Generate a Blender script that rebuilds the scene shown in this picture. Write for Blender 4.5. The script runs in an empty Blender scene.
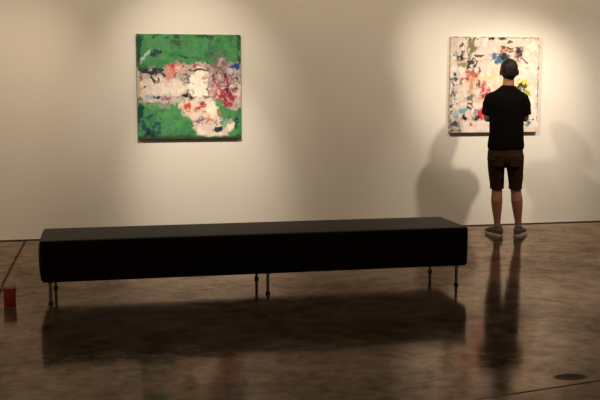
import bpy, bmesh, math, random
import numpy as np
from mathutils import Vector, Matrix, noise as mnoise

scene = bpy.context.scene
COL = scene.collection
PI = math.pi
scene.view_settings.view_transform = 'Standard'
scene.view_settings.look = 'None'
scene.view_settings.gamma = 1.0
scene.view_settings.use_curve_mapping = False
scene.view_settings.exposure = 0.0


def srgb(r, g, b):
    def f(c):
        c /= 255.0
        return c / 12.92 if c < 0.04045 else ((c + 0.055) / 1.055) ** 2.4
    return (f(r), f(g), f(b), 1.0)


# ------------------------------------------------------------------ helpers
def empty(name, loc, rz=0.0, label=None, cat=None, group=None):
    o = bpy.data.objects.new(name, None)
    o.empty_display_size = 0.1
    COL.objects.link(o)
    o.location = loc
    o.rotation_euler = (0, 0, rz)
    if label:
        o['label'] = label
    if cat:
        o['category'] = cat
    if group:
        o['group'] = group
    return o


def link(name, me, mat=None, parent=None, smooth=True):
    o = bpy.data.objects.new(name, me)
    COL.objects.link(o)
    if mat:
        me.materials.clear()
        me.materials.append(mat)
    if parent:
        o.parent = parent
    if smooth and len(me.polygons):
        me.polygons.foreach_set('use_smooth', [True] * len(me.polygons))
    return o


def obj(name, bm, mat=None, parent=None, smooth=True):
    me = bpy.data.meshes.new(name)
    bmesh.ops.recalc_face_normals(bm, faces=bm.faces[:])
    bm.to_mesh(me)
    bm.free()
    return link(name, me, mat, parent, smooth)


def bevel_mod(o, w, seg=3):
    m = o.modifiers.new('bevel', 'BEVEL')
    m.width = w
    m.segments = seg
    m.limit_method = 'ANGLE'
    m.harden_normals = False
    return o


def add_box(bm, x0, x1, y0, y1, z0, z1):
    vs = [bm.verts.new((x, y, z)) for z in (z0, z1) for y in (y0, y1) for x in (x0, x1)]
    for f in ((0, 2, 3, 1), (4, 5, 7, 6), (0, 1, 5, 4), (2, 6, 7, 3), (0, 4, 6, 2), (1, 3, 7, 5)):
        bm.faces.new([vs[i] for i in f])


def add_rings(bm, rings):
    """rings: list of lists of points, all of the same length; ends are capped."""
    rows = [[bm.verts.new(p) for p in r] for r in rings]
    n = len(rows[0])
    for a, b in zip(rows, rows[1:]):
        for i in range(n):
            j = (i + 1) % n
            bm.faces.new((a[i], a[j], b[j], b[i]))
    bm.faces.new(rows[0][::-1])
    bm.faces.new(rows[-1])


def add_stack(bm, rows, n=28, power=2.0):
    """horizontal super-ellipse rings: (z, cx, cy, rx, ry)"""
    rings = []
    for z, cx, cy, rx, ry in rows:
        r = []
        for i in range(n):
            a = 2 * PI * i / n
            c, s = math.cos(a), math.sin(a)
            e = 2.0 / power
            r.append((cx + rx * math.copysign(abs(c) ** e, c), cy + ry * math.copysign(abs(s) ** e, s), z))
        rings.append(r)
    add_rings(bm, rings)


def add_tube(bm, pts, radii, n=14, round_ends=True, flat=1.0):
    """tube through pts with radius per point; flat squashes the second axis"""
    P = [Vector(p) for p in pts]
    R = list(radii)
    if round_ends:
        d0 = (P[0] - P[1]).normalized()
        d1 = (P[-1] - P[-2]).normalized()
        h0 = [(P[0] + d0 * R[0] * k, R[0] * math.sqrt(max(0, 1 - k * k))) for k in (0.97, 0.8, 0.5)]
        h1 = [(P[-1] + d1 * R[-1] * k, R[-1] * math.sqrt(max(0, 1 - k * k))) for k in (0.5, 0.8, 0.97)]
        P = [a for a, _ in h0] + P + [a for a, _ in h1]
        R = [b for _, b in h0] + R + [b for _, b in h1]
    rings = []
    u = None
    for i, p in enumerate(P):
        t = (P[min(i + 1, len(P) - 1)] - P[max(i - 1, 0)]).normalized()
        if u is None:
            ref = Vector((0, 0, 1)) if abs(t.z) < 0.8 else Vector((0, 1, 0))
            u = (ref - t * ref.dot(t)).normalized()
        else:
            u = (u - t * u.dot(t)).normalized()
        w = t.cross(u)
        rings.append([p + u * (R[i] * flat * math.cos(2 * PI * k / n)) + w * (R[i] * math.sin(2 * PI * k / n)) for k in range(n)])
    add_rings(bm, rings)


def add_ellipsoid(bm, c, r, rot=None, seg=24, rings=14):
    res = bmesh.ops.create_uvsphere(bm, u_segments=seg, v_segments=rings, radius=1.0)
    m = Matrix.Translation(c) @ (rot or Matrix.Identity(4)) @ Matrix.Diagonal((r[0], r[1], r[2], 1))
    bmesh.ops.transform(bm, matrix=m, verts=res['verts'])


def fuse(name, bm, voxel, smooth_it, mat, parent, wrinkle=0.0, wscale=9.0, stretch=(1, 1, 1)):
    """union of overlapping closed shapes -> one continuous skin"""
    bmesh.ops.recalc_face_normals(bm, faces=bm.faces[:])
    me = bpy.data.meshes.new(name + '_raw')
    bm.to_mesh(me)
    bm.free()
    tmp = bpy.data.objects.new(name + '_raw', me)
    COL.objects.link(tmp)
    r = tmp.modifiers.new('r', 'REMESH')
    r.mode = 'VOXEL'
    r.voxel_size = voxel
    s = tmp.modifiers.new('s', 'SMOOTH')
    s.factor = 0.5
    s.iterations = smooth_it
    dg = bpy.context.evaluated_depsgraph_get()
    out = bpy.data.meshes.new_from_object(tmp.evaluated_get(dg), depsgraph=dg)
    out.name = name
    bpy.data.objects.remove(tmp)
    bpy.data.meshes.remove(me)
    if wrinkle:
        nv = len(out.vertices)
        nn = [v.normal.copy() for v in out.vertices]
        for v, nrm in zip(out.vertices, nn):
            q = Vector((v.co.x * stretch[0], v.co.y * stretch[1], v.co.z * stretch[2])) * wscale
            v.co += nrm * (wrinkle * mnoise.noise(q) + 0.5 * wrinkle * mnoise.noise(q * 2.3))
    return link(name, out, mat, parent)


# ------------------------------------------------------------------ materials
def new_mat(name):
    m = bpy.data.materials.new(name)
    m.use_nodes = True
    nt = m.node_tree
    b = nt.nodes['Principled BSDF']
    return m, nt, b


def N(nt, t, **kw):
    n = nt.nodes.new(t)
    for k, v in kw.items():
        setattr(n, k, v)
    return n


def simple(name, col, rough=0.6, metal=0.0, spec=0.5, var=0.12, scale=20.0, bump=0.0, bscale=150.0, sheen=0.0):
    m, nt, b = new_mat(name)
    tc = N(nt, 'ShaderNodeTexCoord')
    no = N(nt, 'ShaderNodeTexNoise')
    no.inputs['Scale'].default_value = scale
    no.inputs['Detail'].default_value = 4
    nt.links.new(tc.outputs['Object'], no.inputs['Vector'])
    mr = N(nt, 'ShaderNodeMapRange')
    mr.inputs['To Min'].default_value = 1 - var
    mr.inputs['To Max'].default_value = 1 + var
    nt.links.new(no.outputs['Fac'], mr.inputs['Value'])
    mx = N(nt, 'ShaderNodeVectorMath', operation='SCALE')
    mx.inputs[0].default_value = col[:3]
    nt.links.new(mr.outputs[0], mx.inputs['Scale'])
    nt.links.new(mx.outputs[0], b.inputs['Base Color'])
    b.inputs['Roughness'].default_value = rough
    b.inputs['Metallic'].default_value = metal
    b.inputs['Specular IOR Level'].default_value = spec
    if sheen:
        b.inputs['Sheen Weight'].default_value = sheen
    if bump:
        n2 = N(nt, 'ShaderNodeTexNoise')
        n2.inputs['Scale'].default_value = bscale
        n2.inputs['Detail'].default_value = 3
        nt.links.new(tc.outputs['Object'], n2.inputs['Vector'])
        bp = N(nt, 'ShaderNodeBump')
        bp.inputs['Strength'].default_value = bump
        bp.inputs['Distance'].default_value = 0.002
        nt.links.new(n2.outputs['Fac'], bp.inputs['Height'])
        nt.links.new(bp.outputs[0], b.inputs['Normal'])
    return m


M_wall = simple('wall_paint', (0.80, 0.765, 0.705, 1), rough=0.7, spec=0.15, var=0.012, scale=1.3, bump=0.12, bscale=90)
M_vinyl_tint = (1.0, 0.84, 0.70, 1)
M_gap_shade = simple('gap_shade_dark', (0.035, 0.028, 0.02, 1), rough=0.7)
M_vinyl = simple('black_vinyl', (0.004, 0.0037, 0.0033, 1), rough=0.55, spec=0.15, var=0.2, scale=6, bump=0.25, bscale=220)
M_vinyl.node_tree.nodes['Principled BSDF'].inputs['Specular Tint'].default_value = M_vinyl_tint
M_seam = simple('black_piping', (0.006, 0.0055, 0.005, 1), rough=0.6, spec=0.2)
M_steel = simple('brushed_steel', (0.50, 0.46, 0.40, 1), rough=0.40, metal=0.35, var=0.1)
M_foot = simple('dark_foot', (0.035, 0.03, 0.026, 1), rough=0.45)
M_wood = simple('stretcher_wood', (0.45, 0.32, 0.19, 1), rough=0.7, scale=30)
M_skin = simple('skin', (0.27, 0.115, 0.070, 1), rough=0.5, spec=0.35, var=0.08, scale=14, bump=0.1, bscale=300)
M_lip = simple('lips', (0.35, 0.13, 0.10, 1), rough=0.45)
M_eye = simple('eye_white', (0.8, 0.78, 0.74, 1), rough=0.15, var=0.02)
M_iris = simple('iris', (0.04, 0.022, 0.012, 1), rough=0.1)
M_hair = simple('hair', (0.010, 0.006, 0.004, 1), rough=0.55, spec=0.16, var=0.5, scale=60, bump=0.9, bscale=260)
M_shirt = simple('black_cotton', (0.0034, 0.0027, 0.0024, 1), rough=0.9, spec=0.03, var=0.25, scale=18, bump=0.2, bscale=500)
M_shorts = simple('brown_cotton', (0.027, 0.0145, 0.007, 1), rough=0.9, spec=0.04, var=0.3, scale=22, bump=0.25, bscale=400)
M_shoe = simple('grey_canvas', (0.10, 0.085, 0.075, 1), rough=0.85, spec=0.2, var=0.2, bump=0.3, bscale=400)
M_sole = simple('white_rubber', (0.45, 0.40, 0.35, 1), rough=0.7)
M_lace = simple('shoe_lace', (0.16, 0.145, 0.13, 1), rough=0.8)
M_red = simple('red_enamel', (0.36, 0.018, 0.013, 1), rough=0.4, var=0.15, scale=15)
M_can_in = simple('dark_inside', (0.03, 0.012, 0.010, 1), rough=0.6)


def floor_material():
    m, nt, b = new_mat('polished_concrete')
    L = nt.links.new
    tc = N(nt, 'ShaderNodeTexCoord')

    def noise(scale, detail=5, rough=0.55, dist=0.0, stretch=(1, 1, 1)):
        mp = N(nt, 'ShaderNodeMapping')
        mp.inputs['Scale'].default_value = stretch
        L(tc.outputs['Object'], mp.inputs['Vector'])
        n = N(nt, 'ShaderNodeTexNoise')
        n.inputs['Scale'].default_value = scale
        n.inputs['Detail'].default_value = detail
        n.inputs['Roughness'].default_value = rough
        n.inputs['Distortion'].default_value = dist
        L(mp.outputs[0], n.inputs['Vector'])
        return n

    def rng(src, a, c, lo, hi):
        r = N(nt, 'ShaderNodeMapRange')
        r.inputs['From Min'].default_value = a
        r.inputs['From Max'].default_value = c
        r.inputs['To Min'].default_value = lo
        r.inputs['To Max'].default_value = hi
        L(src, r.inputs['Value'])
        return r.outputs[0]

    def math2(op, a, c):
        n = N(nt, 'ShaderNodeMath', operation=op)
        for i, s in enumerate((a, c)):
            if s is None:
                continue
            if isinstance(s, (int, float)):
                n.inputs[i].default_value = s
            else:
                L(s, n.inputs[i])
        return n.outputs[0]

    big = noise(1.1, 4, 0.5, 0.4)
    mid = noise(4.5, 6, 0.6, 0.5, (0.9, 1.1, 1))
    fine = noise(38, 4, 0.6)
    blot = noise(11, 6, 0.62, 0.7)
    mix = math2('ADD', math2('MULTIPLY', big.outputs['Fac'], 0.3), math2('ADD', math2('MULTIPLY', mid.outputs['Fac'], 0.35), math2('MULTIPLY', blot.outputs['Fac'], 0.35)))
    cr = N(nt, 'ShaderNodeValToRGB')
    e = cr.color_ramp.elements
    e[0].position, e[0].color = 0.40, (0.030, 0.020, 0.013, 1)
    e[1].position, e[1].color = 0.60, (0.098, 0.074, 0.054, 1)
    L(mix, cr.inputs[0])

    # saw-cut joints and one dark stain, each at its own place on the slab
    sep = N(nt, 'ShaderNodeSeparateXYZ')
    L(tc.outputs['Object'], sep.inputs[0])
    X, Y = sep.outputs[0], sep.outputs[1]
    wob = rng(noise(1.7, 3).outputs['Fac'], 0, 1, -0.02, 0.02)
    j1 = math2('ABSOLUTE', math2('ADD', math2('ADD', math2('SUBTRACT', X, math2('MULTIPLY', Y, 0.0137)), 0.700), wob), None)
    j1 = rng(j1, 0.010, 0.016, 1, 0)
    # second joint: line y = -5.91 + .195 x
    l2 = math2('ADD', math2('SUBTRACT', Y, math2('MULTIPLY', X, 0.195)), 5.907)
    j2 = rng(math2('ABSOLUTE', math2('ADD', l2, wob), None), 0.006, 0.011, 1, 0)
    j2 = math2('MULTIPLY', j2, rng(X, 1.7, 2.1, 0, 1))
    dx = math2('DIVIDE', math2('ADD', math2('SUBTRACT', X, 2.497), math2('MULTIPLY', wob, 1.2)), 0.10)
    dy = math2('DIVIDE', math2('ADD', Y, 5.30), 0.060)
    dd = math2('ADD', math2('MULTIPLY', dx, dx), math2('MULTIPLY', dy, dy))
    st = rng(dd, 0.55, 1.15, 0.8, 0)
    dx = math2('DIVIDE', math2('SUBTRACT', X, 3.72), 0.19)
    dy = math2('DIVIDE', math2('ADD', Y, 2.62), 0.07)
    dd = math2('ADD', math2('MULTIPLY', dx, dx), math2('MULTIPLY', dy, dy))
    st2 = rng(dd, 0.3, 1.3, 0.45, 0)
    dark = math2('MAXIMUM', math2('MAXIMUM', j1, j2), math2('MAXIMUM', st, st2))
    mx = N(nt, 'ShaderNodeMix', data_type='RGBA')
    L(dark, mx.inputs['Factor'])
    L(cr.outputs[0], mx.inputs['A'])
    mx.inputs['B'].default_value = (0.010, 0.008, 0.006, 1)
    ro = rng(mid.outputs['Fac'], 0.3, 0.7, 0.085, 0.14)
    ro = math2('ADD', ro, math2('MULTIPLY', dark, 0.4))
    sp = rng(mix, 0.40, 0.60, 0.48, 1.0)
    sp = math2('MULTIPLY', sp, rng(dark, 0, 1, 1, 0.25))
    bp = N(nt, 'ShaderNodeBump')
    bp.inputs['Strength'].default_value = 0.10
    bp.inputs['Distance'].default_value = 0.004
    hs = math2('ADD', math2('MULTIPLY', fine.outputs['Fac'], 0.25), mid.outputs['Fac'])
    L(hs, bp.inputs['Height'])
    # dark slab under a thin brown-tinted sealer
    nt.nodes.remove(b)
    df = N(nt, 'ShaderNodeBsdfDiffuse')
    L(mx.outputs['Result'], df.inputs['Color'])
    L(bp.outputs[0], df.inputs['Normal'])
    gl = N(nt, 'ShaderNodeBsdfGlossy')
    gl.inputs['Color'].default_value = (1.0, 0.80, 0.66, 1)
    L(ro, gl.inputs['Roughness'])
    L(bp.outputs[0], gl.inputs['Normal'])
    fr = N(nt, 'ShaderNodeFresnel')
    fr.inputs['IOR'].default_value = 1.36
    L(bp.outputs[0], fr.inputs['Normal'])
    ms = N(nt, 'ShaderNodeMixShader')
    refl = math2('MULTIPLY', math2('POWER', fr.outputs[0], 1.5), 2.25)
    L(math2('MINIMUM', math2('MULTIPLY', refl, sp), 0.95), ms.inputs[0])
    L(df.outputs[0], ms.inputs[1])
    L(gl.outputs[0], ms.inputs[2])
    L(ms.outputs[0], nt.nodes['Material Output'].inputs['Surface'])
    return m


# ------------------------------------------------------------------ setting
bm = bmesh.new()
add_box(bm, -9, 13, -15, 0.0, -0.1, 0.0)
o = obj('floor', bm, floor_material(), smooth=False)
o['kind'] = 'structure'
bm = bmesh.new()
add_box(bm, -9, 13, 0.0, 0.15, -0.1, 4.2)
o = obj('wall_back', bm, M_wall, smooth=False)
o['kind'] = 'structure'
bm = bmesh.new()
add_box(bm, -9, 13, -0.004, 0.0, 0.0, 0.010)  # dark-coloured strip puts in the shade of the gap at the wall foot
o = obj('gap_shade_strip_1', bm, M_gap_shade, smooth=False)
o['kind'] = 'structure'


# ------------------------------------------------------------------ bench
def cushion_mesh(x0, x1, y0, y1, z0, z1, r=0.011, bulge=0.010):
    """upholstered block: rounded edges and slightly swollen sides"""
    bm = bmesh.new()
    nx, ny, nz = 64, 16, 10

    def axis(a, c, n):
        t = [0, 0.25, 0.6, 1.0]
        lo = [a + r * k for k in t]
        hi = [c - r * k for k in t][::-1]
        inner = [a + r + (c - a - 2 * r) * i / n for i in range(1, n)]
        return lo + inner + hi
    xs, ys, zs = axis(x0, x1, nx), axis(y0, y1, ny), axis(z0, z1, nz)
    grid = {}

    def vert(i, j, k):
        key = (i, j, k)
        if key in grid:
            return grid[key]
        p = Vector((xs[i], ys[j], zs[k]))
        q = Vector((min(max(p.x, x0 + r), x1 - r), min(max(p.y, y0 + r), y1 - r), min(max(p.z, z0 + r), z1 - r)))
        d = p - q
        if d.length > 1e-9:
            # push cube-corner offsets onto the rounded edge
            m = max(abs(d.x), abs(d.y), abs(d.z))
            p = q + d.normalized() * m
        u = (p.x - x0) / (x1 - x0)
        v = (p.y - y0) / (y1 - y0)
        w = (p.z - z0) / (z1 - z0)
        su, sv, sw = [max(0, 1 - (2 * t - 1) ** 4) for t in (u, v, w)]
        if i in (0, len(xs) - 1):
            p.x += (1 if i else -1) * bulge * 2.2 * sv * sw
        if j in (0, len(ys) - 1):
            p.y += (1 if j else -1) * bulge * su * sw
        if k == len(zs) - 1:
            p.z += bulge * 0.5 * su * sv
        grid[key] = bm.verts.new(p)
        return grid[key]
    I, J, K = len(xs), len(ys), len(zs)
    for k in (0, K - 1):
        for i in range(I - 1):
            for j in range(J - 1):
                bm.faces.new([vert(i, j, k), vert(i + 1, j, k), vert(i + 1, j + 1, k), vert(i, j + 1, k)])
    for j in (0, J - 1):
        for i in range(I - 1):
            for k in range(K - 1):
                bm.faces.new([vert(i, j, k), vert(i + 1, j, k), vert(i + 1, j, k + 1), vert(i, j, k + 1)])
    for i in (0, I - 1):
        for j in range(J - 1):
            for k in range(K - 1):
                bm.faces.new([vert(i, j, k), vert(i, j + 1, k), vert(i, j + 1, k + 1), vert(i, j, k + 1)])
    return bm


BX0, BX1, BY0, BY1, BZ0, BZ1 = -0.394, 2.832, -2.960, -2.345, 0.160, 0.463
bc = ((BX0 + BX1) / 2, (BY0 + BY1) / 2)
bench = empty('gallery_bench', (bc[0], bc[1], 0), 0,
              'long low black upholstered bench on slim steel legs in the middle of the floor', 'bench')
hx, hy = (BX1 - BX0) / 2, (BY1 - BY0) / 2
obj('cushion', cushion_mesh(-hx, hx, -hy, hy, BZ0 + 0.012, BZ1), M_vinyl, bench)
# piping seam round the top edge, and the base board the legs are screwed to
bm = bmesh.new()
rr = 0.045
loop = []
for cx, cy, a0 in ((hx - rr, hy - rr, 0), (-hx + rr, hy - rr, 90), (-hx + rr, -hy + rr, 180), (hx - rr, -hy + rr, 270)):
    for k in range(6):
        a = math.radians(a0 + 90 * k / 5)
        loop.append(Vector((cx + (rr - 0.004) * math.cos(a), cy + (rr - 0.004) * math.sin(a), BZ1 - 0.012)))
ringv = []
for i, p in enumerate(loop):
    t = (loop[(i + 1) % len(loop)] - loop[i - 1]).normalized()
    out = Vector((t.y, -t.x, 0))
    ringv.append([bm.verts.new(p + out * (0.005 * math.cos(a)) + Vector((0, 0, 0.005 * math.sin(a)))) for a in [2 * PI * q / 8 for q in range(8)]])
for i in range(len(ringv)):
    a, c = ringv[i], ringv[(i + 1) % len(ringv)]
    for q in range(8):
        bm.faces.new((a[q], a[(q + 1) % 8], c[(q + 1) % 8], c[q]))
obj('piping', bm, M_seam, bench)
bm = bmesh.new()
add_box(bm, -hx + 0.012, hx - 0.012, -hy + 0.012, hy - 0.012, BZ0, BZ0 + 0.016)
obj('base_board', bm, M_seam, bench, smooth=False)
leg_x = [(-0.333 - bc[0], -0.318 - bc[0]), (1.256 - bc[0], 1.260 - bc[0]), (2.760 - bc[0], 2.738 - bc[0])]
leg_me = foot_me = None
for fx, rx in leg_x:
    for x, y in ((fx, -2.912 - bc[1]), (rx, -2.366 - bc[1])):
        bm = bmesh.new()
        add_stack(bm, [(0.010, 0, 0, 0.0115, 0.0115), (0.148, 0, 0, 0.0115, 0.0115), (0.150, 0, 0, 0.022, 0.022), (BZ0, 0, 0, 0.022, 0.022)], 20)
        l = obj('leg', bm, M_steel, bench)
        l.location = (x, y, 0)
        bm = bmesh.new()
        add_stack(bm, [(0.0, 0, 0, 0.017, 0.017), (0.004, 0, 0, 0.019, 0.019), (0.012, 0, 0, 0.019, 0.019), (0.018, 0, 0, 0.012, 0.012)], 20)
        obj('foot', bm, M_foot, l)


# ------------------------------------------------------------------ paintings
def vnoise(u, v, seed):
    r = np.random.RandomState(seed)
    tab = r.rand(256, 256)
    iu, iv = np.floor(u).astype(int), np.floor(v).astype(int)
    fu, fv = u - iu, v - iv
    fu, fv = fu * fu * (3 - 2 * fu), fv * fv * (3 - 2 * fv)
    g = lambda a, c: tab[a % 256, c % 256]
    return (g(iu, iv) * (1 - fu) + g(iu + 1, iv) * fu) * (1 - fv) + (g(iu, iv + 1) * (1 - fu) + g(iu + 1, iv + 1) * fu) * fv


def fbm(u, v, seed, octaves=4):
    s, a, t = 0, 1.0, 0
    for k in range(octaves):
        s = s + a * vnoise(u * 2 ** k + 17 * k, v * 2 ** k + 31 * k, seed + k)
        t += a
        a *= 0.55
    return np.clip((s / t - 0.5) * 1.7 + 0.5, 0, 1)


class Paint:
    def __init__(self, n, base, seed):
        self.n = n
        t = (np.arange(n) + 0.5) / n
        self.u, self.v = np.meshgrid(t, t)          # v runs downwards
        self.img = np.zeros((n, n, 3)) + np.array(srgb(*base)[:3])
        self.s = seed

    def put(self, mask, col):
        c = np.array(srgb(*col)[:3])
        self.img = self.img * (1 - mask[..., None]) + c * mask[..., None]

    def _tex(self, cover, scale, ax, ay):
        self.s += 7
        f = fbm(self.u * scale * 1.5 * ax, self.v * scale * 1.5 * ay, self.s, 5)
        th = 0.5 + (0.5 - cover) * 0.85
        return np.clip((f - th) / 0.22 + 0.5, 0, 1)

    def blob(self, cx, cy, rx, ry, col, rot=0, edge=0.5, soft=0.15, cover=1.0, alpha=1.0, scale=14, ax=1, ay=1):
        self.s += 5
        du, dv = self.u - cx, self.v - cy
        c, s = math.cos(math.radians(rot)), math.sin(math.radians(rot))
        a, b = (du * c + dv * s) / rx, (-du * s + dv * c) / ry
        d = np.sqrt(a * a + b * b) + edge * 2 * (fbm(self.u * 9, self.v * 9, self.s) - 0.5) + edge * 1.6 * (fbm(self.u * 34, self.v * 34, self.s + 50) - 0.5)
        m = np.clip((1 - d) / (soft + 0.2), 0, 1) * alpha
        if cover < 1:
            m = m * self._tex(cover, scale, ax, ay)
        self.put(m, col)

    def poly(self, pts, col, edge=0.03, soft=0.02, cover=1.0, alpha=1.0, scale=14, ax=1, ay=1):
        self.s += 5
        uu = self.u + edge * 2 * (fbm(self.u * 10, self.v * 10, self.s) - 0.5) + edge * (fbm(self.u * 40, self.v * 40, self.s + 3) - 0.5)
        vv = self.v + edge * 2 * (fbm(self.u * 10, self.v * 10, self.s + 90) - 0.5) + edge * (fbm(self.u * 40, self.v * 40, self.s + 93) - 0.5)
        inside = np.zeros(uu.shape, bool)
        dist = np.full(uu.shape, 9.0)
        for (x0, y0), (x1, y1) in zip(pts, pts[1:] + pts[:1]):
            cond = ((y0 > vv) != (y1 > vv))
            xin = (x1 - x0) * (vv - y0) / ((y1 - y0) if y1 != y0 else 1e-9) + x0
            inside ^= cond & (uu < xin)
            ex, ey = x1 - x0, y1 - y0
            t = np.clip(((uu - x0) * ex + (vv - y0) * ey) / (ex * ex + ey * ey), 0, 1)
            dist = np.minimum(dist, np.hypot(uu - x0 - t * ex, vv - y0 - t * ey))
        sd = np.where(inside, dist, -dist)
        m = np.clip(sd / soft + 0.5, 0, 1) * alpha
        if cover < 1:
            m = m * self._tex(cover, scale, ax, ay)
        self.put(m, col)

    def stroke(self, pts, w, col, cover=0.8, alpha=1.0, edge=0.6, scale=30):
        self.s += 5
        d = np.full(self.u.shape, 9.0)
        for (x0, y0), (x1, y1) in zip(pts, pts[1:]):
            ex, ey = x1 - x0, y1 - y0
            t = np.clip(((self.u - x0) * ex + (self.v - y0) * ey) / (ex * ex + ey * ey + 1e-9), 0, 1)
            d = np.minimum(d, np.hypot(self.u - x0 - t * ex, self.v - y0 - t * ey))
        d = d / w + edge * 2 * (fbm(self.u * 24, self.v * 24, self.s) - 0.5)
        m = np.clip((1 - d) / 0.3, 0, 1) * alpha
        if cover < 1:
            m = m * self._tex(cover, scale, 1, 1)
        self.put(m, col)


    def knife(self, count, lo, hi, pull, alpha):
        """short palette-knife drags that carry nearby colour along"""
        rs = np.random.RandomState(self.s)
        n = self.n
        for _ in range(count):
            cx, cy = rs.rand(2) * n
            L_, W_ = (lo + (hi - lo) * rs.rand()) * n, (0.25 + 0.5 * rs.rand()) * lo * n
            a = rs.rand() * PI
            sx, sy = int(np.clip(cx + rs.randn() * pull * n, 0, n - 1)), int(np.clip(cy + rs.randn() * pull * n, 0, n - 1))
            c = self.img[sy, sx].copy() * (0.85 + 0.3 * rs.rand())
            R = int(L_ + 2)
            x0, x1, y0, y1 = max(0, int(cx) - R), min(n, int(cx) + R), max(0, int(cy) - R), min(n, int(cy) + R)
            if x1 <= x0 or y1 <= y0:
                continue
            yy, xx = np.mgrid[y0:y1, x0:x1]
            p, q = (xx - cx) * math.cos(a) + (yy - cy) * math.sin(a), -(xx - cx) * math.sin(a) + (yy - cy) * math.cos(a)
            d = np.maximum(np.abs(p) / L_, np.abs(q) / W_)
            m = (np.clip((1 - d) / 0.35, 0, 1) * alpha * (0.4 + 0.6 * rs.rand(*d.shape)))[..., None]
            self.img[y0:y1, x0:x1] = self.img[y0:y1, x0:x1] * (1 - m) + c * m

    def finish(self):
        self.knife(1100, 0.005, 0.024, 0.015, 0.7)
        n = self.n
        f = fbm(self.u * 26, self.v * 26, 901) - 0.5
        g = fbm(self.u * 26, self.v * 26, 902) - 0.5
        ix = np.clip((np.arange(n)[None, :] + f * 0.020 * n).astype(int), 0, n - 1)
        iy = np.clip((np.arange(n)[:, None] + g * 0.020 * n).astype(int), 0, n - 1)
        self.img = self.img[iy, ix]
        k = 1 + 0.22 * (fbm(self.u * 40, self.v * 40, 903) - 0.5)
        self.img = np.clip(self.img * k[..., None], 0, 0.92)
        return self


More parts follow.
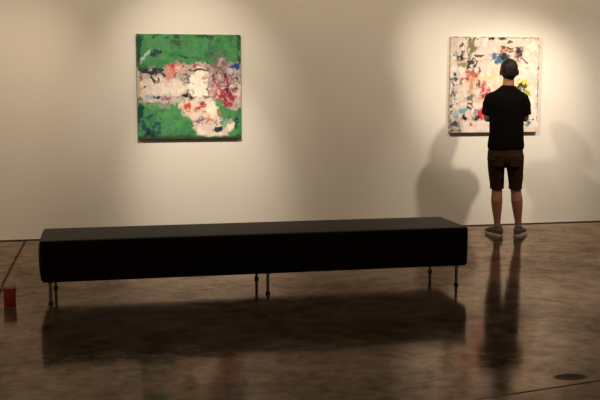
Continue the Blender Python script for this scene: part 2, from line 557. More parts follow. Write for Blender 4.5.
def green_painting():
    P = Paint(230, (76, 144, 92), 11)
    full = [(-.2, -.2), (1.2, -.2), (1.2, 1.2), (-.2, 1.2)]
    P.poly(full, (52, 126, 78), cover=0.42, alpha=.6, scale=5)
    P.poly(full, (84, 160, 88), cover=0.30, alpha=.6, scale=7)
    P.poly(full, (38, 98, 68), cover=0.18, alpha=.6, scale=11)
    # top green: dark flecks and drips
    P.blob(.03, .03, .06, .06, (22, 52, 54), cover=.8)
    P.blob(.50, .02, .6, .02, (40, 84, 52), cover=.5)
    P.blob(.70, .03, .045, .035, (30, 38, 52), cover=.8)
    P.blob(.71, .12, .025, .12, (60, 96, 86), cover=.5)
    P.blob(.40, .07, .10, .03, (60, 92, 58), cover=.5)
    P.blob(.16, .17, .09, .035, (30, 70, 66), rot=-30, cover=.6)
    P.stroke([(.03, .25), (.07, .21), (.14, .16)], .022, (170, 200, 186), cover=.75)
    P.stroke([(.17, .15), (.24, .17)], .012, (28, 54, 70), cover=.8)
    P.stroke([(.40, .20), (.47, .22)], .012, (36, 70, 62), cover=.7)
    P.blob(.02, .14, .02, .2, (34, 70, 52), cover=.6)
    P.blob(.98, .12, .025, .14, (36, 84, 56), cover=.6)
    # white band across the middle
    P.poly([(-.05, .31), (.20, .33), (.30, .30), (.52, .27), (.70, .30), (.85, .30), (1.05, .28), (1.05, .66), (.70, .64), (.42, .64), (.2, .655), (-.05, .665)], (194, 180, 177), edge=.035)
    P.poly([(.03, .42), (.30, .41), (.47, .46), (.47, .52), (.37, .585), (.20, .63), (.03, .63)], (230, 216, 206), edge=.02)
    P.blob(.17, .60, .15, .03, (180, 190, 196), cover=.5)
    P.blob(.04, .47, .04, .10, (196, 176, 130), cover=.5)
    P.blob(.05, .60, .03, .05, (208, 188, 96), cover=.5)
    # dark scribbled upper rim of the band
    P.blob(.10, .345, .14, .032, (46, 52, 54), cover=.7, scale=26)
    P.blob(.30, .37, .16, .03, (70, 66, 64), cover=.45, scale=26)
    P.blob(.24, .50, .20, .10, (236, 226, 214), cover=.35, scale=9)
    P.blob(.20, .40, .06, .05, (60, 54, 50), cover=.40, scale=30)
    P.blob(.03, .40, .02, .06, (40, 40, 44), cover=.55, scale=30)
    P.stroke([(.12, .37), (.16, .46)], .010, (52, 44, 44))
    P.blob(.07, .51, .012, .014, (60, 60, 90))
    # salmon and rose marks
    P.poly([(.24, .30), (.44, .27), (.50, .34), (.38, .38), (.30, .46), (.26, .40)], (222, 150, 140), edge=.04, cover=.8)
    P.poly([(.24, .31), (.44, .28), (.46, .36), (.30, .42)], (200, 70, 70), edge=.04, cover=.40, scale=20)
    P.blob(.36, .33, .10, .03, (238, 206, 200), cover=.5, scale=20)
    P.blob(.62, .31, .10, .035, (214, 158, 160), cover=.6)
    P.blob(.56, .30, .05, .018, (170, 60, 50), cover=.7)
    P.blob(.26, .605, .07, .035, (168, 88, 104), cover=.6, scale=24)
    P.blob(.20, .595, .08, .02, (60, 54, 60), cover=.45, scale=30)
    # bright white block right of centre
    P.poly([(.48, .42), (.56, .34), (.68, .34), (.70, .44), (.72, .54), (.64, .60), (.54, .60), (.48, .54)], (250, 238, 222), edge=.03)
    P.blob(.47, .43, .06, .06, (120, 120, 116), cover=.5, scale=26)
    P.stroke([(.45, .38), (.52, .40), (.53, .47)], .010, (60, 60, 60), cover=.55)
    P.blob(.62, .46, .09, .11, (246, 234, 220), edge=.4, cover=.9)
    P.stroke([(.50, .345), (.62, .33), (.70, .36)], .008, (60, 50, 50), cover=.8)
    # right-hand rose and grey passage
    P.poly([(.69, .30), (.80, .22), (.92, .30), (1.05, .30), (1.05, .70), (.90, .70), (.74, .62), (.70, .50)], (196, 170, 172), edge=.045, cover=.9)
    P.blob(.79, .28, .10, .13, (128, 110, 112), cover=.75)
    P.blob(.74, .22, .06, .05, (62, 74, 96), cover=.6)
    P.blob(.79, .37, .07, .05, (150, 112, 106), cover=.8)
    P.blob(.84, .48, .14, .09, (158, 66, 80), cover=.62, scale=18)
    P.blob(.86, .60, .10, .08, (166, 50, 70), cover=.8, scale=14)
    P.blob(.76, .53, .06, .10, (182, 92, 100), cover=.5, scale=22)
    P.blob(.93, .30, .05, .035, (50, 74, 150), cover=.75)
    P.blob(.93, .37, .05, .06, (200, 206, 222), cover=.8)
    P.blob(.97, .50, .04, .10, (224, 208, 198), cover=.7)
    P.stroke([(.90, .44), (.95, .40), (.98, .46)], .010, (84, 40, 44), cover=.8)
    P.blob(.84, .53, .18, .14, (240, 216, 210), cover=.22, scale=26)
    P.blob(.85, .50, .17, .18, (72, 40, 46), cover=.32, scale=26)
    P.blob(.84, .44, .17, .16, (168, 152, 158), cover=.30, scale=18)
    # black broken line under the white block
    P.blob(.46, .575, .10, .038, (30, 28, 30), rot=-20, cover=.85, scale=22)
    P.blob(.55, .615, .10, .030, (34, 36, 40), cover=.9, scale=22)
    P.blob(.65, .61, .09, .032, (52, 30, 32), cover=.9, scale=22)
    P.blob(.58, .64, .10, .02, (60, 92, 120), cover=.5, scale=22)
    # lower white tongue running to the bottom right
    P.poly([(.38, .66), (.50, .62), (.70, .60), (.76, .66), (.77, .76), (.83, .83), (.95, .84), (.93, .89), (.87, .93), (.88, .985), (.64, .975), (.56, .92), (.50, .82), (.42, .76)], (226, 206, 196), edge=.025)
    P.blob(.46, .70, .07, .07, (216, 150, 110), cover=.6)
    P.blob(.56, .70, .10, .05, (196, 76, 60), cover=.50, scale=22)
    P.blob(.63, .66, .06, .03, (100, 60, 110), cover=.5, scale=22)
    P.stroke([(.60, .70), (.66, .68), (.68, .73), (.63, .75)], .014, (206, 92, 52), cover=.9)
    P.blob(.70, .72, .06, .09, (248, 236, 214), rot=25, cover=.9)
    P.blob(.60, .83, .09, .05, (120, 110, 128), cover=.6, scale=20)
    P.blob(.68, .84, .07, .045, (176, 70, 72), cover=.55, scale=22)
    P.stroke([(.66, .80), (.73, .82)], .013, (212, 124, 56), cover=.9)
    P.blob(.79, .85, .06, .05, (58, 128, 156), cover=.75, scale=18)
    P.blob(.77, .91, .05, .025, (28, 44, 56), cover=.8, scale=22)
    P.blob(.84, .87, .05, .035, (130, 176, 130), cover=.6)
    P.poly([(.86, .87), (.95, .835), (.93, .89), (.88, .92)], (242, 236, 216), edge=.01)
    P.blob(.60, .93, .05, .035, (244, 226, 212), rot=35)
    P.blob(.75, .955, .10, .022, (222, 226, 206), cover=.9)
    P.blob(.78, .66, .04, .04, (90, 150, 92), cover=.6)
    P.stroke([(.78, .73), (.80, .79)], .02, (140, 128, 84), cover=.7)
    # bottom green: dark corners
    P.blob(.08, .86, .12, .14, (30, 84, 92), cover=.6)
    P.blob(.10, .93, .10, .05, (36, 40, 62), cover=.55)
    P.blob(.02, .74, .03, .12, (24, 74, 62), cover=.6)
    P.blob(.18, .69, .14, .03, (150, 150, 146), cover=.4)
    P.blob(.96, .83, .05, .08, (30, 76, 58), cover=.55)
    P.poly([(-.1, .972), (1.1, .972), (1.1, 1.1), (-.1, 1.1)], (44, 62, 40), edge=.01, alpha=.8)
    return P.finish()


def white_painting():
    P = Paint(230, (226, 209, 196), 301)
    full = [(-.2, -.2), (1.2, -.2), (1.2, 1.2), (-.2, 1.2)]
    P.poly(full, (236, 226, 216), cover=.45, scale=6)
    P.poly(full, (212, 186, 166), cover=.28, alpha=.7, scale=8)
    P.poly([(.0, .0), (.1, .0), (.1, 1), (.0, 1)], (200, 188, 188), cover=.6, alpha=.8, edge=.04)
    P.poly([(.1, .0), (.45, .0), (.40, .30), (.1, .30)], (214, 200, 198), cover=.5, alpha=.7, edge=.05)
    P.poly([(.0, .5), (.35, .5), (.35, .9), (.0, .9)], (188, 178, 174), cover=.35, alpha=.7, edge=.05, scale=20)
    # upper left drips
    P.blob(.13, .10, .028, .10, (70, 66, 62), cover=.6, scale=22, ay=.5)
    P.blob(.11, .20, .05, .05, (40, 38, 36), cover=.55, scale=26)
    P.blob(.13, .27, .06, .05, (150, 136, 92), cover=.5)
    P.blob(.10, .33, .06, .03, (196, 180, 120), cover=.5)
    P.blob(.23, .10, .05, .12, (120, 116, 88), cover=.6, scale=20, ay=.5)
    P.blob(.23, .02, .05, .02, (60, 60, 56), cover=.7)
    P.blob(.21, .20, .04, .04, (140, 146, 80), cover=.6)
    P.blob(.45, .015, .035, .022, (30, 32, 30), cover=.8)
    P.blob(.57, .02, .07, .022, (24, 24, 24), cover=.8)
    P.blob(.66, .05, .04, .02, (90, 80, 74), cover=.5)
    # charcoal and rose patch
    P.poly([(.20, .27), (.27, .20), (.32, .22), (.32, .36), (.22, .37)], (66, 58, 58), edge=.05, cover=.8, scale=20)
    P.stroke([(.26, .20), (.36, .19)], .012, (80, 74, 66), cover=.7)
    P.poly([(.17, .36), (.30, .33), (.32, .42), (.19, .44)], (182, 92, 100), edge=.05, cover=.85)
    P.blob(.15, .45, .06, .03, (170, 48, 72), cover=.6)
    P.blob(.28, .45, .08, .05, (240, 190, 180), cover=.6)
    # left edge flecks
    P.blob(.05, .46, .05, .06, (60, 70, 62), cover=.55, scale=26)
    P.blob(.04, .57, .03, .05, (90, 82, 82), cover=.5, scale=26)
    P.blob(.12, .48, .07, .04, (90, 66, 60), cover=.45, scale=26)
    P.blob(.05, .39, .015, .03, (40, 40, 44), cover=.7)
    P.blob(.24, .54, .06, .14, (196, 150, 104), cover=.33, ay=.5)
    P.blob(.31, .50, .02, .14, (120, 92, 62), cover=.5, ay=.4)
    P.blob(.22, .62, .05, .06, (116, 116, 96), cover=.5, ay=.6)
    P.blob(.44, .44, .14, .08, (244, 208, 160), cover=.5)
    P.blob(.37, .60, .05, .04, (90, 82, 60), cover=.35)
    # rose bloom
    P.blob(.385, .55, .055, .07, (206, 76, 88), cover=.75, scale=18)
    P.blob(.40, .53, .03, .03, (240, 170, 164), cover=.7)
    P.blob(.35, .62, .03, .03, (226, 150, 130), cover=.6)
    P.blob(.36, .80, .06, .07, (214, 60, 78), cover=.75, scale=16)
    # blue with dark scribble, upper middle
    P.poly([(.44, .19), (.52, .17), (.64, .18), (.64, .25), (.54, .29), (.50, .26)], (74, 108, 142), edge=.035, cover=.9)
    P.blob(.60, .20, .05, .04, (40, 52, 52), cover=.8)
    P.blob(.66, .15, .14, .022, (150, 96, 76), cover=.6, scale=24)
    P.blob(.58, .12, .05, .02, (180, 96, 96), cover=.6)
    P.stroke([(.56, .10), (.66, .12), (.80, .11)], .010, (110, 70, 56), cover=.8)
    P.poly([(.70, .14), (.84, .12), (.82, .20), (.76, .24)], (150, 120, 118), edge=.04, cover=.65, scale=22)
    P.blob(.76, .18, .05, .05, (52, 44, 42), cover=.65, scale=22)
    P.stroke([(.80, .22), (.86, .27)], .010, (120, 100, 90), cover=.8)
    P.blob(.64, .34, .08, .06, (206, 150, 70), cover=.45)
    # yellow and olive around the middle right
    P.blob(.87, .32, .04, .045, (216, 196, 66), cover=.85)
    P.blob(.80, .48, .10, .05, (220, 200, 60), cover=.7)
    P.blob(.62, .47, .06, .05, (226, 196, 60), cover=.7)
    P.blob(.81, .54, .06, .045, (56, 70, 40), cover=.75)
    P.blob(.86, .58, .05, .03, (160, 170, 70), cover=.6)
    P.blob(.985, .33, .02, .04, (120, 92, 110), cover=.7)
    P.blob(.90, .66, .02, .16, (206, 200, 120), cover=.35, ay=.4)
    P.blob(.93, .70, .04, .08, (252, 244, 224), cover=.8)
    # blue and black at lower left
    P.blob(.13, .77, .065, .04, (110, 166, 190), rot=-25, cover=.95)
    P.blob(.07, .80, .05, .05, (130, 170, 186), cover=.6)
    P.poly([(.12, .86), (.17, .79), (.23, .86), (.20, .88)], (26, 28, 30), edge=.02)
    P.blob(.05, .90, .06, .05, (56, 74, 92), cover=.55, scale=26)
    P.blob(.09, .92, .05, .03, (60, 110, 128), cover=.6, scale=26)
    P.blob(.06, .68, .05, .05, (120, 120, 128), cover=.5, scale=24)
    P.blob(.23, .72, .025, .03, (70, 60, 64), cover=.7)
    P.blob(.29, .84, .05, .03, (40, 42, 44), cover=.7, scale=24)
    P.blob(.27, .79, .05, .06, (130, 132, 140), cover=.4, scale=26)
    # pale strip along the foot with small marks
    P.poly([(.12, .885), (.55, .895), (.55, .98), (.12, .98)], (236, 222, 218), edge=.015, alpha=.9)
    P.blob(.27, .92, .06, .02, (206, 110, 84), cover=.55)
    P.blob(.48, .93, .10, .025, (210, 120, 140), cover=.4, scale=24)
    P.blob(.06, .98, .06, .015, (110, 120, 128), cover=.5, scale=26)
    P.blob(.90, .90, .07, .03, (60, 118, 122), cover=.55, scale=24)
    P.blob(.84, .93, .05, .02, (96, 140, 140), cover=.5, scale=24)
    P.blob(.95, .87, .02, .015, (40, 50, 54), cover=.8)
    # thin dark line down the right edge
    P.stroke([(.985, .0), (.985, .35), (.99, .9)], .004, (70, 56, 46), cover=.7, edge=.3)
    P.blob(.97, .015, .02, .015, (46, 38, 34), cover=.8)
    P.stroke([(.0, .006), (1, .008)], .005, (150, 132, 112), cover=.7, edge=.3)
    P.blob(.01, .85, .012, .22, (80, 74, 74), cover=.5, scale=24)
    return P.finish()


def canvas_material(name, gloss):
    m, nt, b = new_mat(name)
    at = N(nt, 'ShaderNodeAttribute')
    at.attribute_name = 'paint'
    nt.links.new(at.outputs['Color'], b.inputs['Base Color'])
    b.inputs['Roughness'].default_value = gloss
    b.inputs['Specular IOR Level'].default_value = 0.25
    tc = N(nt, 'ShaderNodeTexCoord')
    no = N(nt, 'ShaderNodeTexNoise')
    no.inputs['Scale'].default_value = 45
    no.inputs['Detail'].default_value = 6
    nt.links.new(tc.outputs['Object'], no.inputs['Vector'])
    bp = N(nt, 'ShaderNodeBump')
    bp.inputs['Strength'].default_value = 0.35
    bp.inputs['Distance'].default_value = 0.004
    nt.links.new(no.outputs['Fac'], bp.inputs['Height'])
    nt.links.new(bp.outputs[0], b.inputs['Normal'])
    return m


def make_painting(P, x, z, size, depth, label, side):
    root = empty('painting', (x, 0, z), 0, label, 'painting', 'abstract paintings on the gallery wall')
    n = P.n
    h = size / 2
    bm = bmesh.new()
    cl = bm.loops.layers.float_color.new('paint')
    vs = [[bm.verts.new((-h + size * i / n, -depth, h - size * j / n)) for i in range(n + 1)] for j in range(n + 1)]
    img = P.img
    sc = np.array(srgb(*side)[:3])
    for j in range(n):
        for i in range(n):
            f = bm.faces.new((vs[j][i], vs[j + 1][i], vs[j + 1][i + 1], vs[j][i + 1]))
            c = (*img[j, i], 1)
            for l in f.loops:
                l[cl] = c
    # the canvas turned over the four edges of the stretcher
    edges = [[vs[0][i] for i in range(n + 1)], [vs[n][i] for i in range(n, -1, -1)],
             [vs[j][0] for j in range(n, -1, -1)], [vs[j][n] for j in range(n + 1)]]
    for ed in edges:
        back = [bm.verts.new((v.co.x, -0.002, v.co.z)) for v in ed]
        for a in range(n):
            f = bm.faces.new((ed[a], ed[a + 1], back[a + 1], back[a]))
            k = 0.75 + 0.25 * math.sin(a * 0.37) * math.sin(a * 0.11)
            for l in f.loops:
                l[cl] = (*(sc * k), 1)
    obj('canvas', bm, canvas_material('painted_canvas', 0.55), root, smooth=False)
    bm = bmesh.new()
    w = 0.04
    e = 0.004
    add_box(bm, -h + e, h - e, -depth + 0.004, -0.002, h - w, h - e)
    add_box(bm, -h + e, h - e, -depth + 0.004, -0.002, -h + e, -h + w)
    add_box(bm, -h + e, -h + w, -depth + 0.004, -0.002, -h + w, h - w)
    add_box(bm, h - w, h - e, -depth + 0.004, -0.002, -h + w, h - w)
    obj('stretcher_bars', bm, M_wood, root, smooth=False)
    return root


make_painting(green_painting(), 0.967, 1.532, 1.053, 0.036,
              'square abstract painting in green with a torn white and rose band across it', (40, 96, 58))
make_painting(white_painting(), 4.282, 1.548, 1.030, 0.040,
              'square cream abstract painting with blue, rose and black marks behind the standing man', (196, 180, 160))

# ------------------------------------------------------------------ red pail
pail = empty('metal_pail', (-0.618, -2.895, 0), 0.35, 'small red metal pail with wire handle on the floor left of the bench', 'pail')
bm = bmesh.new()
nn = 32
R0, R1, Hh = 0.041, 0.046, 0.125
prof = [(0.0, 0.002), (R0 - 0.003, 0.002), (R0, 0.0), (R0 + 0.001, 0.006), (R1, Hh - 0.004), (R1 - 0.003, Hh - 0.002), (R0 - 0.003, 0.008), (0.0, 0.008)]
rows = []
for r, z in prof:
    rows.append([bm.verts.new((max(r, 1e-4) * math.cos(2 * PI * k / nn), max(r, 1e-4) * math.sin(2 * PI * k / nn), z)) for k in range(nn)])
for a, c in zip(rows, rows[1:]):
    for k in range(nn):
        bm.faces.new((a[k], a[(k + 1) % nn], c[(k + 1) % nn], c[k]))
obj('body', bm, M_red, pail)
bm = bmesh.new()
tor = []
for k in range(nn):
    a = 2 * PI * k / nn
    tor.append([bm.verts.new(((R1 + 0.0025 * math.cos(q)) * math.cos(a), (R1 + 0.0025 * math.cos(q)) * math.sin(a), Hh - 0.003 + 0.0025 * math.sin(q))) for q in [2 * PI * t / 8 for t in range(8)]])
for k in range(nn):
    a, c = tor[k], tor[(k + 1) % nn]
    for t in range(8):
        bm.faces.new((a[t], a[(t + 1) % 8], c[(t + 1) % 8], c[t]))
obj('rim', bm, M_red, pail)
bm = bmesh.new()
pts = [(0.047 * math.cos(t), 0.012 * math.sin(t), Hh - 0.012 + 0.052 * math.sin(t)) for t in [PI * k / 16 for k in range(17)]]
add_tube(bm, pts, [0.0024] * 17, 8)
hd = obj('wire_handle', bm, M_steel, pail)
hd['label'] = 'thin steel wire handle'
for s in (-1, 1):
    bm = bmesh.new()
    add_ellipsoid(bm, (s * 0.0462, 0, Hh - 0.014), (0.004, 0.008, 0.008), seg=12, rings=8)
    obj('handle_lug', bm, M_steel, pail)

# ------------------------------------------------------------------ the man
ROT = -0.30
man = empty('person', (4.147, -0.665, 0), ROT,
            'man seen from behind in black t-shirt and brown shorts, arms folded, facing the cream painting', 'person')
HX = 0.017                                     # head sits a touch to the right


def shear_rows(rows):
    return rows


body = bmesh.new()
# trunk
add_stack(body, [(0.74, 0.010, 0.0, 0.13, 0.09), (0.80, 0.006, 0.0, 0.160, 0.105), (0.88, 0, 0.0, 0.163, 0.108), (0.98, 0, 0.0, 0.148, 0.098),
                 (1.08, 0, 0.004, 0.146, 0.098), (1.20, 0, 0.006, 0.160, 0.108), (1.32, 0, 0.004, 0.170, 0.112), (1.40, 0, 0, 0.165, 0.100),
                 (1.45, 0, -0.004, 0.135, 0.078), (1.49, 0.004, -0.008, 0.085, 0.060), (1.53, 0.008, -0.008, 0.062, 0.057)], 28, 2.2)
# neck
add_stack(body, [(1.46, 0.005, -0.012, 0.066, 0.060), (1.53, 0.010, -0.008, 0.060, 0.058), (1.58, 0.014, 0.000, 0.057, 0.060), (1.66, HX, 0.012, 0.055, 0.062)], 24)
# skull, jaw, features
add_ellipsoid(body, (HX, 0.012, 1.708), (0.077, 0.097, 0.094))
add_ellipsoid(body, (HX, 0.045, 1.655), (0.060, 0.062, 0.082))
add_ellipsoid(body, (HX, 0.070, 1.600), (0.040, 0.034, 0.024))
add_ellipsoid(body, (HX, 0.092, 1.700), (0.050, 0.014, 0.012))
add_tube(body, [(HX, 0.100, 1.690), (HX, 0.112, 1.665), (HX, 0.120, 1.648)], [0.008, 0.010, 0.012], 12)
for s in (-1, 1):
    add_ellipsoid(body, (HX + s * 0.011, 0.110, 1.645), (0.008, 0.010, 0.007), seg=12, rings=8)
    add_ellipsoid(body, (HX + s * 0.038, 0.076, 1.662), (0.020, 0.020, 0.018), seg=14, rings=10)
    add_ellipsoid(body, (HX + s * 0.090, 0.002, 1.676), (0.008, 0.018, 0.032), rot=Matrix.Rotation(s * 0.35, 4, 'Z'), seg=16, rings=12)
    add_ellipsoid(body, (HX + s * 0.084, 0.010, 1.654), (0.008, 0.010, 0.012), seg=12, rings=8)
# legs: hip, knee, calf, ankle
FX = 0.045
legs = {-1: [(-0.085, 0.0, 0.86), (-0.082, 0.004, 0.72), (-0.078, 0.008, 0.58), (-0.077, 0.008, 0.50), (-0.077, -0.004, 0.44), (-0.078, -0.014, 0.36), (-0.074, -0.014, 0.27), (-0.069, -0.016, 0.17), (-0.067, -0.018, 0.10), (-0.067, -0.016, 0.06)],
        1: [(0.085, 0.0, 0.86), (0.092, 0.004, 0.72), (0.104, 0.008, 0.58), (0.112, 0.008, 0.50), (0.120, -0.004, 0.44), (0.128, -0.014, 0.36), (0.136, -0.014, 0.27), (0.144, -0.016, 0.17), (0.150, -0.018, 0.10), (0.151, -0.016, 0.06)]}
lr = [0.086, 0.078, 0.063, 0.054, 0.055, 0.060, 0.051, 0.037, 0.033, 0.033]
TOE = {}
for s in (-1, 1):
    add_tube(body, legs[s], lr, 20)
    ax, ay, _ = legs[s][-1]
    ang = s * 0.40
    d = Vector((math.sin(ang), math.cos(ang), 0))
    TOE[s] = (Vector((ax, ay, 0)), d)
    a = Vector((ax, ay, 0))
    add_tube(body, [a - d * 0.035 + Vector((0, 0, 0.055)), a + d * 0.03 + Vector((0, 0, 0.065)), a + d * 0.10 + Vector((0, 0, 0.050)), a + d * 0.17 + Vector((0, 0, 0.042))], [0.028, 0.034, 0.032, 0.022], 14)
# arms folded across the chest
arm = {1: [(0.140, -0.004, 1.415), (0.172, 0.000, 1.34), (0.186, 0.006, 1.26), (0.190, 0.014, 1.215)],
       -1: [(-0.140, -0.004, 1.415), (-0.172, 0.000, 1.34), (-0.186, 0.006, 1.26), (-0.190, 0.014, 1.215)]}
fore = {1: [(0.190, 0.022, 1.210), (0.150, 0.110, 1.214), (0.060, 0.150, 1.225), (-0.030, 0.158, 1.240), (-0.075, 0.150, 1.248)],
        -1: [(-0.190, 0.022, 1.210), (-0.150, 0.120, 1.206), (-0.060, 0.190, 1.206), (0.040, 0.212, 1.218), (0.105, 0.196, 1.226)]}
for s in (-1, 1):
    add_tube(body, arm[s], [0.050, 0.047, 0.042, 0.039], 18)
    add_tube(body, fore[s], [0.038, 0.041, 0.036, 0.029, 0.027], 18)
fing = []


def hand(base, direction, across, palm_n, curl, lengths, parent_bm):
    """palm from base along direction; fingers root in the palm and curl about `across`"""
    d, a, n = Vector(direction).normalized(), Vector(across).normalized(), Vector(palm_n).normalized()
    base = Vector(base)
    add_tube(parent_bm, [base - d * 0.02, base + d * 0.03, base + d * 0.075], [0.030, 0.038, 0.036], 16, flat=1.0)
    for k, ln in enumerate(lengths):
        off = (k - 1.5) * 0.0220
        p = base + d * 0.070 + a * off
        dirs = d.copy()
        pts = [p]
        for seg, frac in enumerate((0.42, 0.32, 0.26)):
            dirs = (dirs * math.cos(curl[seg]) + n * math.sin(curl[seg])).normalized()
            p = p + dirs * (ln * frac)
            pts.append(p)
            n2 = (n - dirs * n.dot(dirs))
            n = n2.normalized() if n2.length > 1e-4 else n
        add_tube(parent_bm, pts, [0.0086, 0.0082, 0.0077, 0.0068], 10)
        n = Vector(palm_n).normalized()
    # thumb leaves the side of the palm near its base
    t0 = base + d * 0.018 + a * 0.030
    t1 = t0 + (d * 0.5 + a * 0.8).normalized() * 0.034
    t2 = t1 + (d * 0.85 + a * 0.35 + n * 0.25).normalized() * 0.030
    t3 = t2 + (d * 0.9 + n * 0.35).normalized() * 0.022
    add_tube(parent_bm, [t0, t1, t2, t3], [0.014, 0.012, 0.0105, 0.009], 10)


# his left hand closes on the outside of the right upper arm, fingers showing from behind
hand((0.125, 0.188, 1.230), (0.86, -0.50, 0.05), (0.05, 0.05, 1.0), (-0.55, -0.80, 0.0), (0.45, 0.75, 0.45), (0.072, 0.082, 0.086, 0.078), body)
# his right hand lies against the left upper arm, tucked under the left forearm
hand((-0.095, 0.146, 1.252), (-0.88, -0.40, 0.08), (0.0, 0.05, 1.0), (0.50, -0.85, 0.0), (0.30, 0.55, 0.5), (0.068, 0.078, 0.082, 0.074), body)
fuse('body', body, 0.0040, 3, M_skin, man)

for s in (-1, 1):
    bm = bmesh.new()
    add_ellipsoid(bm, (HX + s * 0.031, 0.0885, 1.684), (0.0125, 0.0115, 0.0115), seg=20, rings=14)
    ey = obj('eye', bm, M_eye, man)
    ey['label'] = 'eye with dark iris'
    bm = bmesh.new()
    add_ellipsoid(bm, (HX + s * 0.031, 0.0980, 1.684), (0.0058, 0.0030, 0.0058), seg=16, rings=10)
    obj('iris', bm, M_iris, ey)
    bm = bmesh.new()
    add_tube(bm, [(HX + s * 0.016, 0.104, 1.702), (HX + s * 0.032, 0.103, 1.707), (HX + s * 0.048, 0.092, 1.703)], [0.004, 0.0045, 0.003], 8)
    obj('eyebrow', bm, M_hair, man)
bm = bmesh.new()
add_tube(bm, [(HX - 0.022, 0.0985, 1.620), (HX, 0.106, 1.622), (HX + 0.022, 0.0985, 1.620)], [0.003, 0.0065, 0.003], 10)
obj('mouth', bm, M_lip, man)

# hair: short crop, low at the nape, higher round the ears and brow
bm = bmesh.new()
res = bmesh.ops.create_icosphere(bm, subdivisions=5, radius=1.0)
for v in bm.verts:
    d = v.co.normalized()
    f = 1.0
    if d.z < 0 and abs(d.z) < 0.999:
        f = (1 - abs(d.z) ** 4) ** 0.25 / math.sqrt(1 - d.z * d.z)
        f = 1 + (f - 1) * min(1.0, max(0.0, 0.3 - d.y))
    p = Vector((HX + d.x * 0.088 * f, 0.008 + d.y * 0.108 * f, 1.710 + d.z * 0.107))
    back = (0.012 - p.y) / 0.1                     # 1 at the back, -1 at the brow
    side = abs(p.x - HX) / 0.08
    if back > 0:
        line = 1.672 - 0.072 * min(1, back * 1.3) ** 0.8
    else:
        line = 1.668 + 0.085 * min(1, -back) ** 0.8
    line += 0.006 * mnoise.noise(p * 55)
    if 0.6 < side and -0.55 < back < 0.15:
        line = max(line, 1.696)
    if p.z < line:
        t = min(1.0, (line - p.z) / 0.018)
        q = Vector((HX, 0.012, 1.69)) + (p - Vector((HX, 0.012, 1.69))) * (1 - 0.30 * t)
        q.z = max(q.z, line - 0.010)
        p = q
    else:
        p += d * (0.0035 * mnoise.noise(p * 70) + 0.002 * mnoise.noise(p * 190))
    v.co = p
hair = obj('hair', bm, M_hair, man)
hair['label'] = 'short dark hair'

# t-shirt
bm = bmesh.new()
add_stack(bm, [(0.890, 0.000, 0.0, 0.180, 0.128), (0.93, 0.000, 0.0, 0.184, 0.130), (1.02, 0, 0.0, 0.178, 0.124), (1.12, 0, 0.002, 0.173, 0.120), (1.22, 0, 0.004, 0.174, 0.122),
               (1.32, 0, 0.002, 0.186, 0.126), (1.40, 0, -0.002, 0.196, 0.116), (1.445, 0, -0.006, 0.188, 0.098), (1.480, 0.002, -0.010, 0.150, 0.080), (1.510, 0.005, -0.012, 0.104, 0.070), (1.535, 0.009, -0.012, 0.076, 0.067), (1.546, 0.009, -0.012, 0.068, 0.064)], 32, 2.2)
for s in (-1, 1):
    add_tube(bm, [(s * 0.120, -0.006, 1.430), (s * 0.158, -0.003, 1.405), (s * 0.180, 0.0, 1.35), (s * 0.190, 0.005, 1.29), (s * 0.193, 0.008, 1.245)], [0.066, 0.072, 0.066, 0.060, 0.059], 20, round_ends=False)
sh = fuse('t_shirt', bm, 0.008, 10, M_shirt, man, wrinkle=0.008, wscale=7, stretch=(1, 1, 0.6))
sh['label'] = 'plain black t-shirt'

# shorts
bm = bmesh.new()
add_stack(bm, [(0.705, 0.008, 0.0, 0.155, 0.100), (0.75, 0.006, 0.0, 0.183, 0.122), (0.82, 0.002, -0.004, 0.187, 0.128), (0.90, 0, 0.0, 0.176, 0.120), (0.925, 0, 0, 0.170, 0.114)], 32, 2.2)
for s, rows in ((-1, [(0.80, -0.094, -0.002, 0.092, 0.112), (0.70, -0.091, 0.002, 0.086, 0.104), (0.60, -0.084, 0.006, 0.078, 0.092), (0.52, -0.078, 0.006, 0.073, 0.084), (0.482, -0.078, 0.006, 0.073, 0.083)]),
                (1, [(0.80, 0.096, -0.002, 0.092, 0.112), (0.70, 0.100, 0.002, 0.084, 0.104), (0.60, 0.108, 0.006, 0.075, 0.092), (0.52, 0.113, 0.006, 0.069, 0.084), (0.482, 0.114, 0.006, 0.069, 0.083)])):
    add_stack(bm, rows[::-1], 26, 2.3)
st = fuse('shorts', bm, 0.007, 3, M_shorts, man, wrinkle=0.006, wscale=9, stretch=(1, 1, 0.7))
st['label'] = 'knee-length dark brown shorts'
for s in (-1, 1):
    bm = bmesh.new()
    pw, ph = 0.062, 0.070
    rows_ = []
    for j in range(7):
        r_ = []
        for i in range(7):
            u, w = -1 + 2 * i / 6, -1 + 2 * j / 6
            x = s * 0.094 + u * pw
            z = 0.775 + w * ph + (0.012 * abs(u) if j == 0 else 0)
            xx = (x - 0.004) / 0.187
            y = -0.004 - 0.131 * max(0.02, 1 - abs(xx) ** 2.2) ** (1 / 2.2)
            r_.append((x, y + 0.0055, z))
        rows_.append(r_)
    front = [[bm.verts.new(p) for p in r_] for r_ in rows_]
    rear = [[bm.verts.new((p[0], p[1] + 0.012, p[2])) for p in r_] for r_ in rows_]
    for g in (front, rear):
        for j in range(6):
            for i in range(6):
                bm.faces.new((g[j][i], g[j][i + 1], g[j + 1][i + 1], g[j + 1][i]))
    rim = [(0, i) for i in range(7)] + [(j, 6) for j in range(1, 7)] + [(6, i) for i in range(5, -1, -1)] + [(j, 0) for j in range(5, 0, -1)]
    for (a, b_), (c, d_) in zip(rim, rim[1:] + rim[:1]):
        bm.faces.new((front[a][b_], front[c][d_], rear[c][d_], rear[a][b_]))
    obj('back_pocket', bm, M_shorts, st)


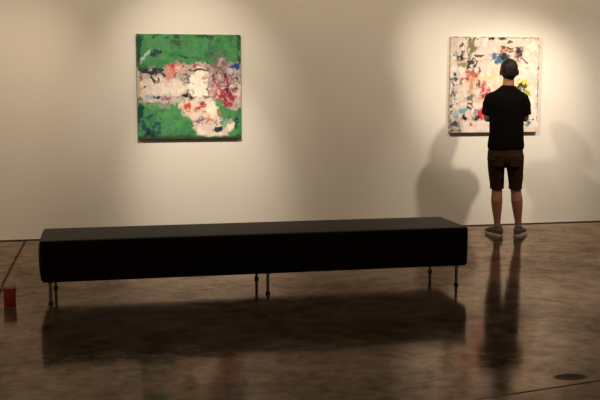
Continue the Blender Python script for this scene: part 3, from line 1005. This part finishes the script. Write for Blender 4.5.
# shoes
def shoe(s):
    o_, d = TOE[s]
    side = Vector((d.y, -d.x, 0))
    root_bm = bmesh.new()
    # (along, half width, top height)
    prof = [(-0.085, 0.014, 0.066), (-0.078, 0.027, 0.086), (-0.055, 0.036, 0.096), (-0.02, 0.039, 0.096), (0.02, 0.041, 0.092), (0.06, 0.045, 0.081), (0.10, 0.049, 0.066), (0.14, 0.049, 0.056), (0.175, 0.043, 0.050), (0.200, 0.030, 0.044), (0.212, 0.012, 0.038)]
    rings = []
    for t, hw, top in prof:
        c = o_ + d * t
        r = []
        for k in range(20):
            a = 2 * PI * k / 20
            zc, rz = (top + 0.012) / 2, (top - 0.012) / 2
            ca, sa = math.cos(a), math.sin(a)
            r.append(c + side * (hw * math.copysign(abs(ca) ** 0.75, ca)) + Vector((0, 0, zc + rz * math.copysign(abs(sa) ** 0.85, sa))))
        rings.append(r)
    add_rings(root_bm, rings)
    u = obj('shoe', root_bm, M_shoe, man)
    u['label'] = 'dark grey canvas shoe with pale rubber sole'
    sb = bmesh.new()
    out = []
    for t, hw, _ in prof:
        out.append((t, hw + 0.004))
    ring = [o_ + d * t + side * w for t, w in out] + [o_ + d * t - side * w for t, w in out[::-1]]
    lo = [sb.verts.new((p.x, p.y, 0.0)) for p in ring]
    hi = [sb.verts.new((p.x, p.y, 0.020)) for p in ring]
    for i in range(len(ring)):
        j = (i + 1) % len(ring)
        sb.faces.new((lo[i], lo[j], hi[j], hi[i]))
    sb.faces.new(lo[::-1])
    sb.faces.new(hi)
    so = obj('sole', sb, M_sole, u, smooth=False)
    so['label'] = 'pale rubber sole'
    lb = bmesh.new()
    for t in (0.045, 0.065, 0.085, 0.105):
        top = 0.086 - (t - 0.02) * 0.27
        add_tube(lb, [o_ + d * t - side * 0.022 + Vector((0, 0, top - 0.004)), o_ + d * (t + 0.006) + Vector((0, 0, top + 0.002)), o_ + d * t + side * 0.022 + Vector((0, 0, top - 0.004))], [0.003] * 3, 8)
    obj('laces', lb, M_lace, u)
    cb = bmesh.new()
    pts = []
    for k in range(17):
        a = 2 * PI * k / 16
        pts.append(o_ + d * (-0.018 + 0.050 * math.cos(a)) + side * (0.036 * math.sin(a)) + Vector((0, 0, 0.097 - 0.010 * math.cos(a) * 0.5)))
    add_tube(cb, pts, [0.006] * 17, 8)
    obj('collar', cb, M_lace, u)


shoe(-1)
shoe(1)

# ------------------------------------------------------------------ light
ALB = 0.78


def spot(name, x, aim, half, blend, power, col, size=0.075, y=-2.06, z=3.4):
    l = bpy.data.lights.new(name, 'SPOT')
    l.spot_size = math.radians(2 * half)
    l.spot_blend = blend
    l.energy = power * 4 * PI * PI / ALB
    l.color = col
    l.shadow_soft_size = size
    o = bpy.data.objects.new(name, l)
    COL.objects.link(o)
    o.location = (x, y, z)
    d = Vector((aim[0], 0, aim[1])) - o.location
    o.rotation_euler = d.to_track_quat('-Z', 'Y').to_euler()
    return o


WARM = (1.0, 0.785, 0.555)
HOT = (1.0, 0.87, 0.695)
for lx, aim, half, blend, power, tint in (
        (5.07, (4.39, 1.05), 23.4, 1.00, 4.75, HOT),
        (5.07, (4.10, 1.30), 30.0, 1.00, 0.94, HOT),
        (5.07, (5.20, 0.70), 26.0, 0.90, 1.97, HOT),  # extra beam at the same position, added to lift the lower right wall
        (3.00, (4.40, 1.20), 22.0, 1.00, 0.75, HOT),
        (1.95, (4.41, 1.21), 17.1, 0.75, 1.95, HOT),
        (1.95, (4.20, 1.50), 17.0, 0.80, 3.65, HOT),
        (0.78, (0.97, 1.42), 25.6, 0.96, 3.44, HOT),
        (0.81, (1.14, 0.60), 16.6, 0.97, 5.30, HOT),
        (0.58, (-1.13, 1.14), 23.0, 0.99, 2.86, WARM)):
    spot('track_spot', lx, aim, half, blend, power, tint)
al = bpy.data.lights.new('wall_fill_strip', 'AREA')  # unseen fill strip, added to raise the general light on the wall
al.shape = 'RECTANGLE'
al.size, al.size_y = 12.0, 0.12
al.energy = 7.36 * PI * PI / ALB
al.color = WARM
ao = bpy.data.objects.new('wall_fill_strip', al)
COL.objects.link(ao)
ao.location = (2.0, -2.2, 3.5)
ao.rotation_euler = Vector((0, 1, -1)).to_track_quat('-Z', 'Y').to_euler()

w = bpy.data.worlds.new('gallery_ambient')
scene.world = w
w.use_nodes = True
bg = w.node_tree.nodes['Background']
bg.inputs[0].default_value = (1.0, 0.74, 0.50, 1)
bg.inputs[1].default_value = 0.12

# ------------------------------------------------------------------ camera
cd = bpy.data.cameras.new('camera')
cam = bpy.data.objects.new('camera', cd)
COL.objects.link(cam)
cd.sensor_fit = 'HORIZONTAL'
cd.sensor_width = 36.0
cd.lens = 36.0 * 970.0 / 600.0
cam.location = (0, -9.991, 1.6)
yaw, pitch = 0.2094, 0.1231
fw = Vector((math.sin(yaw) * math.cos(pitch), math.cos(yaw) * math.cos(pitch), -math.sin(pitch)))
cam.rotation_euler = fw.to_track_quat('-Z', 'Y').to_euler()
scene.camera = cam
